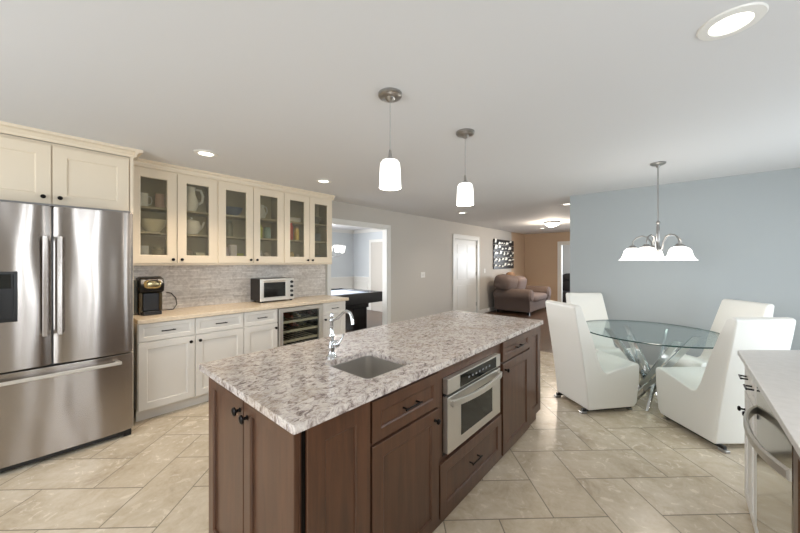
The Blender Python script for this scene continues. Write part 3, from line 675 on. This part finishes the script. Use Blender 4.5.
# unit A, doors facing the near end
t = isl('near end island cabinet with two tall doors facing the refrigerator side', XA, XB)
B(XA, XB, FYI, 1.862, 0, ZI).build('body', 'cherry', t)
fx = mapper('-X', XA)
mb = MB(); shaker(mb, fx, 1.425 + .004, 1.858, .012, ZI - .008, rail=.06, rec=.015); d = mb.build('door', 'cherry', t); knob(fx, 1.46, ZI - .075, d, r=.019)
mb = MB(); shaker(mb, fx, 1.008, 1.421, .012, ZI - .008, rail=.06, rec=.015); d = mb.build('door', 'cherry', t); knob(fx, 1.385, ZI - .085, d, r=.019)
B(XA + .002, XA + .016, FYI - .006, FYI, 0, ZI - .002).build('corner_strip', 'black', t)
mb = MB(); shaker(mb, fi_, XA + .018, XB - .004, .02, ZI - .004, t=.016, rail=.075, rec=.01); mb.build('end_panel', 'cherry', t)
# unit B, sink cabinet: one drawer and one door (open below the sink)
t = isl('island sink cabinet with one drawer above one door, left of the microwave drawer', XB, XC)
mb = MB(); mb.box(XB, XB + .018, FYI, 1.86, 0, ZI); mb.box(XC - .018, XC, FYI, 1.86, 0, ZI); mb.box(XB + .018, XC - .018, 1.84, 1.86, 0, ZI); mb.box(XB + .018, XC - .018, FYI, 1.84, 0, .1); mb.box(XB + .018, XC - .018, FYI, FYI + .02, .1, ZI)
mb.build('body', 'cherry', t)
door(fi_, XB + .005, XC - .006, .675, ZI - .018, t, 'cherry', 'drawer', 'pull', ((XB + XC) / 2, .765, .06), .05)
door(fi_, XB + .005, XC - .006, .03, .662, t, 'cherry', 'door', 'knob', (XC - .045, .61), .065)
# unit C, microwave drawer cabinet
t = isl('island cabinet holding the microwave drawer, with one wide low drawer', XC, XD)
mb = MB(); MX0, MX1, MZ0, MZ1 = 1.485, 2.16, .385, .80
mb.box(XC, XC + .02, FYI, 1.86, 0, ZI); mb.box(XD - .02, XD, FYI, 1.86, 0, ZI); mb.box(XC + .02, XD - .02, 1.84, 1.86, 0, ZI); mb.box(XC + .02, XD - .02, FYI, 1.84, 0, .36)
mb.box(XC + .02, XD - .02, FYI, FYI + .03, MZ1, ZI); mb.box(XC + .02, MX0 - .004, FYI, FYI + .03, .36, MZ1); mb.box(MX1 + .004, XD - .02, FYI, FYI + .03, .36, MZ1)
mb.build('body', 'cherry', t)
door(fi_, XC + .006, XD - .02, .05, .345, t, 'cherry', 'drawer', 'pull', ((XC + XD) / 2 - .03, .215, .06), .06)
# microwave drawer
t = thing('microwave_drawer', 'stainless built-in microwave drawer with bowed handle in the island front', 'microwave', (MX0, FYI, .36))
B(MX0 + .002, MX1 - .002, FYI + .001, FYI + .45, .361, MZ1 - .002).build('body', 'blackplastic', t)
fm = mapper('-Y', FYI)
mb = MB(); mbox(mb, fm, MX0 - .0, MX1, .0, .035, MZ1 - .085, MZ1); mb.build('control_fascia', 'steelflat', t, .003)
mb = MB(); mbox(mb, fm, MX0 + .13, MX1 - .07, .034, .037, MZ1 - .078, MZ1 - .008); mb.build('control_panel', 'glassdark', t)
mb = MB()
for k in range(7): mbox(mb, fm, MX0 + .22 + k * .045, MX0 + .24 + k * .045, .0368, .0376, MZ1 - .05, MZ1 - .038)
mb.build('control_buttons', mat('grey_button', (120, 122, 124), .4), t)
mb = MB(); mbox(mb, fm, MX0, MX1, .0, .012, MZ1 - .1, MZ1 - .085); mb.build('seam', 'darkgap', t)
mb = MB(); shaker(mb, fm, MX0, MX1, MZ0, MZ1 - .1, t=.035, rail=.001); 
mb = MB(); mbox(mb, fm, MX0, MX1, .0, .035, MZ0, MZ1 - .1); dd = mb.build('drawer_front', 'steelflat', t, .004)
mb = MB(); mbox(mb, fm, MX0 + .14, MX1 - .13, .034, .037, MZ0 + .055, MZ1 - .15); mb.build('window', 'glassdark', dd)
mb = MB(); L = []
for k in range(15):
    s = k / 14; x = MX0 + .02 + (MX1 - MX0 - .04) * s; o = .047 + .035 * (1 - (2 * s - 1) ** 2); L.append((x, o))
A_ = []
for x, o in L: A_.append([mb.bm.verts.new(fm(x, o + q, z)) for q, z in ((0, MZ1 - .155), (0, MZ1 - .115), (.012, MZ1 - .118), (.012, MZ1 - .152))])
for a, b in zip(A_, A_[1:]):
    for i in range(4): mb.bm.faces.new([a[i], a[(i + 1) % 4], b[(i + 1) % 4], b[i]])
mb.bm.faces.new(A_[0]); mb.bm.faces.new(A_[-1])
for x in (MX0 + .03, MX1 - .03): mbox(mb, fm, x - .012, x + .012, .034, .052, MZ1 - .148, MZ1 - .122)
mb.build('handle', 'steelflat', dd, .002)
# unit D
t = isl('island cabinet with a small drawer over a door, right of the microwave drawer', XD, XE)
B(XD, XE, FYI, 1.86, 0, ZI).build('body', 'cherry', t)
door(fi_, XD + .006, XE - .006, .715, ZI - .012, t, 'cherry', 'drawer', 'pull', ((XD + XE) / 2, .785, .06), .045)
door(fi_, XD + .006, XE - .006, .03, .70, t, 'cherry', 'door', 'knob', (XD + .045, .65), .065)
t = isl('far end island panel section beside the dining area', XE, XF)
mb = MB(); mb.box(XE, XF, FYI, 1.86, .07, ZI); mb.box(XE, XF - .05, FYI + .01, 1.85, 0, .07); mb.build('body', 'cherry', t)
mb = MB(); shaker(mb, fi_, XE + .006, XF - .002, .08, ZI - .008, t=.014, rail=.07, rec=.01); mb.build('end_panel', 'cherry', t)

# ================================================================== RIGHT COUNTER
RY = -.285; fr_ = mapper('+Y', RY - .02); GR = 'white cabinets under the right-hand worktop'
mb = MB(); zt = .905
out = [(.6, -.257), (2.865, -.257), (3.33, -.78), (3.33, -1.05), (.6, -1.05)]
mb.prism([(x, y, zt - .03) for x, y in out], (0, 0, .03)); tag(mb.build('peninsula_worktop', 'greytop', None, .004), 'pale grey worktop with an angled end in the right foreground', 'worktop')
t = thing('base_cabinet', 'white drawer cabinet at the angled end of the right-hand worktop', 'cabinet', (2.64, RY, 0), GR)
mb = MB(); mb.prism([(2.64, RY - .02, .0), (2.84, RY - .02, .0), (3.26, -.79, .0), (3.26, -1.03, 0), (2.64, -1.03, 0)], (0, 0, .874)); mb.build('body', 'white', t)
door(fr_, 2.645, 2.845, .68, .865, t, 'white', 'drawer', 'pull', (2.745, .77, .04), .035)
door(fr_, 2.645, 2.845, .03, .67, t, 'white', 'door', 'knob', (2.815, .56), .035)
t = thing('base_cabinet', 'narrow white cabinet between the drawer cabinet and the dishwasher', 'cabinet', (2.44, RY, 0), GR)
B(2.44, 2.638, RY - .02, -1.03, 0, .874).build('body', 'white', t)
door(fr_, 2.445, 2.633, .68, .865, t, 'white', 'drawer', 'pull', (2.54, .77, .04), .035)
door(fr_, 2.445, 2.633, .03, .67, t, 'white', 'door', 'knob', (2.61, .6), .04)
t = thing('dishwasher', 'polished stainless dishwasher with large bowed handle in the right foreground', 'dishwasher', (1.76, RY, 0))
B(1.725, 2.43, RY - .04, -.95, .02, .872).build('body', 'blackplastic', t)
dd = B(1.725, 2.43, RY - .04, RY, .10, .868).build('door', 'mirrorsteel', t, .006)
mb = MB(); P_ = []
for k in range(17):
    s = k / 16; P_.append((1.745 + .67 * s, RY + .001 + .062 * (1 - abs(2 * s - 1) ** 2.6), .70))
A_ = [[mb.bm.verts.new((x, y + o, z + h)) for o, h in ((-.006, -.018), (-.006, .018), (.002, .022), (.01, .014), (.01, -.014), (.002, -.022))] for x, y, z in P_]
for a, b in zip(A_, A_[1:]):
    for i in range(6): mb.bm.faces.new([a[i], a[(i + 1) % 6], b[(i + 1) % 6], b[i]])
mb.bm.faces.new(A_[0]); mb.bm.faces.new(A_[-1]); mb.build('handle', 'steelflat', dd, smooth=True)
B(1.725, 2.43, RY - .08, RY - .06, 0, .1).build('toe_kick', 'blackplastic', t)
t = thing('base_cabinet', 'dark brown panel cabinet at the near side of the dishwasher', 'cabinet', (.65, RY, 0))
B(0.65, 1.715, RY - .02, -1.03, 0, .874).build('body', 'cherry', t)
door(fr_, 1.15, 1.71, .03, .865, t, 'cherry', 'door', 'knob', (1.2, .8), .06)

# ================================================================== DINING
def chair_proto(label):
    t = thing('dining_chair', label, 'chair', local=True, group='white leather chairs around the glass table')
    # local: +X is forward, width along Y, origin at centre of the back foot line
    Wd = .465
    pr = [(0.0, .04), (.50, .04), (.53, .08), (.555, .28), (.562, .43), (.552, .455), (.525, .465), (.36, .43), (.20, .385), (.16, .40), (.125, .47), (.06, .68), (-.035, .93), (-.07, 1.02), (-.09, 1.04), (-.13, 1.04), (-.15, 1.025), (-.13, .9), (-.08, .62), (-.03, .3)]
    mb = MB(); ny = 6; rows = []
    for j in range(ny + 1):
        s = -1 + 2 * j / ny; rows.append([mb.bm.verts.new((x, s * Wd / 2 * (1 - .03 * max(0, z - .5)), z)) for x, z in pr])
    k = len(pr)
    for j in range(ny):
        for i in range(k): mb.bm.faces.new([rows[j][i], rows[j][(i + 1) % k], rows[j + 1][(i + 1) % k], rows[j + 1][i]])
    mb.bm.faces.new(rows[0]); mb.bm.faces.new(list(reversed(rows[-1])))
    mb.build('upholstered_shell', 'leather', t, .014, seg=3)
    for s in (-1, 1):
        mb = MB(); mb.box(-.035, .50, s * (Wd / 2 - .045) - .012, s * (Wd / 2 - .045) + .012, .018, .046); mb.build('runner', 'blackplastic', t, .003)
        B(-.055, .005, s * (Wd / 2 - .045) - .02, s * (Wd / 2 - .045) + .02, 0, .022).build('foot', 'nickel', t, .005)
        B(.46, .5, s * (Wd / 2 - .045) - .02, s * (Wd / 2 - .045) + .02, 0, .018).build('foot', 'nickel', t, .005)
    return t
ch = chair_proto('white leather dining chair with its back toward the kitchen island')
a1 = radians(-39)
ch.location = (3.582, .84, 0); ch.rotation_euler = (0, 0, a1)
a3 = radians(43)
copytree(ch, (3.605, -.36, 0), 'white leather dining chair nearest the angled right-hand worktop', a3)
copytree(ch, (4.715, .905, 0), 'white leather dining chair by the blue wall end, partly behind the chair nearest the island', a3 + pi)
copytree(ch, (4.82, -.42, 0), 'white leather dining chair against the blue wall, behind the right front chair', radians(130))
TC = (4.10, .25)
t = thing('dining_table', 'round glass dining table on a crossed chrome slat base', 'table', (TC[0], TC[1], 0), local=True)
MB().lathe([(0, .738), (.627, .738), (.627, .75), (0, .75)], seg=72).build('tabletop', 'tableglass', t, smooth=True)
MB().lathe([(.627, .738), (.635, .740), (.635, .748), (.627, .75), (.627, .738)], seg=72).build('glass_edge', 'glassedge', t, smooth=True)
for k in range(6):
    a = 2 * pi * k / 6 + .0; b = a + radians(158)
    p = Vector((.17 * cos(a), .17 * sin(a), 0.0)); q = Vector((.36 * cos(b), .36 * sin(b), .736))
    dv = (q - p); up = dv.normalized(); rad = Vector((-(p + q).y, (p + q).x, 0)).normalized(); side = up.cross(Vector((cos((a + b) / 2), sin((a + b) / 2), 0))).normalized(); th = up.cross(side).normalized()
    mb = MB(); w2, t2 = .042, .011
    lo = [p + side * w2 * i + th * t2 * j for i, j in ((-1, -1), (1, -1), (1, 1), (-1, 1))]; hi = [q + side * w2 * i + th * t2 * j for i, j in ((-1, -1), (1, -1), (1, 1), (-1, 1))]
    for v in lo: v.z = 0.002
    for v in hi: v.z = .7375
    A1 = [mb.bm.verts.new(v) for v in lo]; B1 = [mb.bm.verts.new(v) for v in hi]
    mb.bm.faces.new(A1); mb.bm.faces.new(B1)
    for i in range(4): mb.bm.faces.new([A1[i], A1[(i + 1) % 4], B1[(i + 1) % 4], B1[i]])
    mb.build('leg', 'chrome', t, .002)
# chandelier
t = thing('chandelier', 'five-arm nickel chandelier with white bell shades over the glass table', 'chandelier', (4.09, .18, H), local=True)
t.scale = (.97, .97, 1.025)
MB().lathe([(0, 0), (.065, 0), (.065, -.012), (.05, -.022), (.02, -.03), (.012, -.045), (0, -.045)], seg=28).build('canopy', 'nickel', t, smooth=True)
MB().tube([(0, 0, -.04), (0, 0, -.58)], .006, 10).build('rod', 'nickel', t, smooth=True)
mb = MB().lathe([(0, -.56), (.01, -.565), (.02, -.585), (.008, -.6), (.014, -.62), (.018, -.75), (.012, -.8), (.03, -.83), (.035, -.86), (.022, -.89), (.01, -.9), (.016, -.925), (0, -.94)], seg=20)
mb.build('stem', 'nickel', t, smooth=True)
a0 = radians(-58)
for k in range(5):
    a = a0 + 2 * pi * k / 5; c, s = cos(a), sin(a); P2 = []
    for (r, z) in ((.02, -.86), (.045, -.83), (.055, -.77), (.085, -.72), (.13, -.705), (.18, -.72), (.21, -.755), (.215, -.80)): P2.append((r * c, r * s, z))
    arm = MB().tube(P2, .006, 8).build('arm', 'nickel', t, smooth=True)
    MB().lathe([(0, -.795), (.02, -.797), (.034, -.815), (.034, -.825), (0, -.825)], (.215 * c, .215 * s, 0), 16).build('socket_cap', 'nickel', arm, smooth=True)
    MB().lathe([(.032, -.822), (.06, -.832), (.078, -.855), (.09, -.9), (.108, -.935), (.128, -.95), (.123, -.95), (.103, -.938), (.085, -.9), (.073, -.858), (.058, -.838), (.03, -.826), (.032, -.822)], (.215 * c, .215 * s, 0), 28).build('shade', 'lamp', arm, smooth=True)
def bulb(loc, e, parent=None, r=.04, col=(1, .93, .84)):
    l = bpy.data.lights.new('bulb_light', 'POINT'); l.energy = e; l.shadow_soft_size = r; l.color = col
    o = bpy.data.objects.new('bulb_light', l); COL.objects.link(o); o.location = loc
    if parent: o.parent = parent
    return o
bulb((0, 0, -1.02), 5, t, .12)
# pendants
def pendant(label, loc):
    t = thing('pendant_lamp', label, 'pendant lamp', loc, 'glass pendants over the island', local=True)
    MB().lathe([(0, 0), (.07, 0), (.07, -.014), (.062, -.022), (.03, -.028), (.02, -.042), (.008, -.05), (0, -.05)], seg=28).build('canopy', 'nickel', t, smooth=True)
    MB().tube([(0, 0, -.045), (0, 0, -.33)], .0022, 8).build('cord', mat('grey_cord', (150, 150, 148), .5), t, smooth=True)
    MB().lathe([(0, -.325), (.006, -.33), (.01, -.36), (.01, -.375), (.022, -.38), (.026, -.39), (0, -.392)], seg=20).build('socket_cap', 'nickel', t, smooth=True)
    MB().lathe([(.02, -.388), (.045, -.394), (.056, -.41), (.06, -.44), (.065, -.555), (.061, -.555), (.056, -.44), (.052, -.413), (.042, -.4), (.02, -.393), (.02, -.388)], seg=32).build('shade', 'lamp', t, smooth=True)
    bulb((0, 0, -.58), 2.2, t, .05)
    return t
pendant('nearer white glass pendant lamp over the island, left of the other', (1.36, 1.285, H))
pendant('farther white glass pendant lamp over the island', (2.14, 1.236, H))
# downlights
def downlight(loc, label, e=9, r=.075, col=(1, .9, .78)):
    t = thing('downlight', label, 'ceiling light', (loc[0], loc[1], H), 'recessed ceiling lights', local=True)
    MB().lathe([(r * .8, -.002), (r * .84, -.009), (r * 1.25, -.006), (r * 1.3, 0), (r * .8, 0), (r * .8, -.002)], seg=36).build('trim_ring', 'whiteplastic', t, smooth=True)
    MB().lathe([(0, -.004), (r * .82, -.004), (r * .82, 0), (0, 0)], seg=36).build('lens', 'lens', t)
    l = bpy.data.lights.new('beam_light', 'SPOT'); l.energy = e; l.spot_size = radians(120); l.spot_blend = .8; l.shadow_soft_size = .06; l.color = col
    o = bpy.data.objects.new('beam_light', l); COL.objects.link(o); o.location = (0, 0, -.02); o.parent = t
downlight((1.89, -.15), 'large recessed downlight in the near right of the ceiling', 12, .08, (1, .95, .88))
downlight((.99, 3.24), 'recessed downlight before the cabinets nearest the refrigerator', 55, .075, (1, .82, .62))
downlight((-.17, -.7), 'warm recessed downlight behind the camera, toward the kitchen window', 14, .075, (1, .8, .58))
downlight((1.2, -.75), 'recessed downlight over the right-hand worktop', 10, .075, (1, .85, .68))
downlight((2.28, 3.27), 'recessed downlight before the last glass-door cabinet', 26)
downlight((5.6, 3.3), 'recessed downlight below the farther pendant, near the white door', 25)
downlight((5.95, 1.47), 'recessed downlight at the edge of the blue wall', 14)
downlight((9.7, 3.05), 'recessed downlight nearest the tan back wall', 70, .075, (1, .76, .54))
t = thing('flush_ceiling_light', 'round nickel flush ceiling light with glowing glass dome in the living room', 'ceiling light', (8.35, 2.4, H), local=True)
MB().lathe([(0, 0), (.19, 0), (.2, -.02), (.19, -.03), (0, -.03)], seg=36).build('ceiling_plate', 'nickel', t, smooth=True)
MB().lathe([(.175, -.03), (.16, -.06), (.11, -.1), (.04, -.125), (0, -.128), (0, -.03), (.175, -.03)], seg=32).build('glass_dome', 'lamp', t, smooth=True)
bulb((0, 0, -.25), 38, t, .1, (1, .86, .7))

# ================================================================== LIVING ROOM
t = thing('armchair', 'oversized taupe armchair with rolled arms under the wall sculpture', 'armchair', (9.6, 3.6, 0))
ax0, ax1, ay0, ay1 = 8.65, 10.5, 3.05, 4.12
B(ax0 + .1, ax1 - .1, ay0 + .03, ay1 - .05, .08, .34).build('base', 'sofa', t, .03, seg=3)
for x in (ax0 + .17, ax1 - .17):
    mb = MB(); pr = []
    for k in range(13):
        a = -pi * .25 + pi * 1.5 * k / 12; pr.append((x + .22 * cos(a), ay0, .52 + .18 * sin(a)))
    pr += [(x - .13, ay0, .08), (x + .13, ay0, .08)]
    mb.prism(pr, (0, ay1 - ay0 - .05, 0)); mb.build('arm', 'sofa', t, .03, seg=3)
    MB().lathe([(0, -.03), (.1, -.03), (.135, -.015), (.14, 0), (0, 0)], (x, ay0, .52), 24, 'Y').build('arm_front', 'sofalight', t, smooth=True)
MB().cushion((9.575, ay0 + .36, .43), (1.2, .8, .2), e=.3).build('seat_cushion', 'sofalight', t, smooth=True)
B(ax0 + .25, ax1 - .25, ay1 - .24, ay1, .1, .72).build('backrest', 'sofa', t, .05, seg=3)
MB().cushion((8.93, ay1 - .3, .86), (.86, .5, .42), (radians(12), 0, 0), e=.55).build('back_cushion', 'sofa', t, smooth=True)
MB().cushion((9.72, ay1 - .34, .74), (.72, .34, .56), (radians(14), 0, 0), e=.5).build('back_cushion', 'sofalight', t, smooth=True)
MB().cushion((9.7, ay1 - .12, 1.0), (.5, .2, .28), e=.7).build('head_cushion', 'sofatan', t, smooth=True)
for x in (ax0 + .16, ax1 - .16):
    for y in (ay0 + .08, ay1 - .12): B(x - .03, x + .03, y - .03, y + .03, 0, .085).build('foot', 'blackplastic', t)
# wall sculpture: rows of black and pale metal blades
t = thing('wall_sculpture', 'tall black and silver metal wall sculpture of ragged rows above the armchair', 'wall art', (9.65, LW, 1.25))
sx0, sx1, sz0, sz1 = 8.92, 10.42, 1.24, 2.16
pale = mat('pale_hammered_metal', (238, 234, 222), .4, .2)
for k in range(5):
    zc = sz0 + (k + .5) * (sz1 - sz0) / 5
    B(sx0, sx1, LW - .03, LW - .012, zc - .09, zc + .075).build('black_strip', 'black', t, .003)
    mb = MB(); x = sx0 + .03
    while x < sx1 - .16:
        wd = random.uniform(.12, .26); h = random.uniform(.025, .065); dz = random.uniform(-.05, .05)
        mb.prism([(x, LW - .05, zc - h + dz), (x + wd * .9, LW - .045, zc - h * random.uniform(.2, 1) + dz), (x + wd, LW - .05, zc + h * .6 + dz), (x + wd * .3, LW - .055, zc + h + dz)], (0, .012, 0)); x += wd + random.uniform(.03, .14)
    mb.build('pale_blades', pale, t)
B(sx0 + .2, sx0 + .24, LW - .014, LW, sz0 + .05, sz1 - .05).build('mounting_rail', 'black', t); B(sx1 - .24, sx1 - .2, LW - .014, LW, sz0 + .05, sz1 - .05).build('mounting_rail', 'black', t)
# dark armchair in the far room
t = thing('recliner', 'dark leather recliner seen through the opening in the tan back wall', 'armchair', (12.3, 2.95, 0))
dl = mat('dark_leather', (40, 38, 42), .5)
B(11.95, 12.65, 2.6, 3.3, .05, .42).build('seat', dl, t, .05, seg=3); B(12.5, 12.75, 2.62, 3.28, .3, 1.0).build('backrest', dl, t, .07, seg=3)
for y in (2.52, 3.26): B(11.98, 12.65, y - .03, y + .1, .05, .62).build('arm', dl, t, .04, seg=3)
MB().cushion((12.45, 2.95, .92), (.2, .5, .26), e=.6).build('head_cushion', dl, t, smooth=True)

# ================================================================== POOL ROOM
PX0, PX1, PY0, PY1, PZ = 2.45, 5.02, 4.95, 6.4, .80
t = thing('pool_table', 'black pool table with pale blue-grey cloth in the next room', 'pool table', (3.7, 5.67, 0))
B(PX0 + .12, PX1 - .12, PY0 + .12, PY1 - .12, PZ - .07, PZ - .03).build('playing_surface', 'felt', t)
bl = mat('glossy_black_wood', (14, 14, 16), .25)
mb = MB(); mb.box(PX0, PX1, PY0, PY0 + .13, PZ - .22, PZ); mb.box(PX0, PX1, PY1 - .13, PY1, PZ - .22, PZ); mb.box(PX0, PX0 + .13, PY0 + .13, PY1 - .13, PZ - .22, PZ); mb.box(PX1 - .13, PX1, PY0 + .13, PY1 - .13, PZ - .22, PZ)
mb.build('rail', bl, t, .012)
B(PX0 + .25, PX1 - .25, PY0 + .2, PY1 - .2, PZ - .34, PZ - .07).build('apron', bl, t, .01)
for x in (PX0 + .45, PX1 - .47):
    for y in (PY0 + .35, PY1 - .35):
        B(x - .22, x + .16, y - .16, y + .16, 0, PZ - .33).build('leg', bl, t, .02)
for x in (PX0 + .1, (PX0 + PX1) / 2, PX1 - .1):
    for y in (PY0 + .09, PY1 - .09): MB().lathe([(0, 0), (.055, 0), (.06, .004), (0, .004)], (x, y, PZ - .001), 20).build('pocket', 'blackplastic', t)
t = thing('chandelier', 'white-shaded chandelier hanging above the pool table', 'chandelier', (4.12, 5.7, H), local=True)
MB().lathe([(0, 0), (.06, 0), (.05, -.02), (0, -.03)], seg=24).build('canopy', 'nickel', t, smooth=True)
MB().tube([(0, 0, -.02), (0, 0, -.7)], .006, 8).build('rod', 'nickel', t, smooth=True)
MB().lathe([(0, -.68), (.03, -.7), (.02, -.8), (.035, -.86), (0, -.9)], seg=20).build('stem', 'nickel', t, smooth=True)
for k in range(5):
    a = 2 * pi * k / 5 - .35; c, s = cos(a), sin(a)
    arm = MB().tube([(r * c, r * s, z) for r, z in ((.02, -.8), (.08, -.86), (.18, -.88), (.26, -.84), (.29, -.79))], .006, 8).build('arm', 'nickel', t, smooth=True)
    MB().lathe([(.03, -.79), (.05, -.77), (.06, -.7), (.072, -.64), (.068, -.64), (.055, -.7), (.046, -.765), (.028, -.785), (.03, -.79)], (.29 * c, .29 * s, 0), 24).build('shade', 'lamp', arm, smooth=True)
bulb((0, 0, -.5), 8, t, .1)
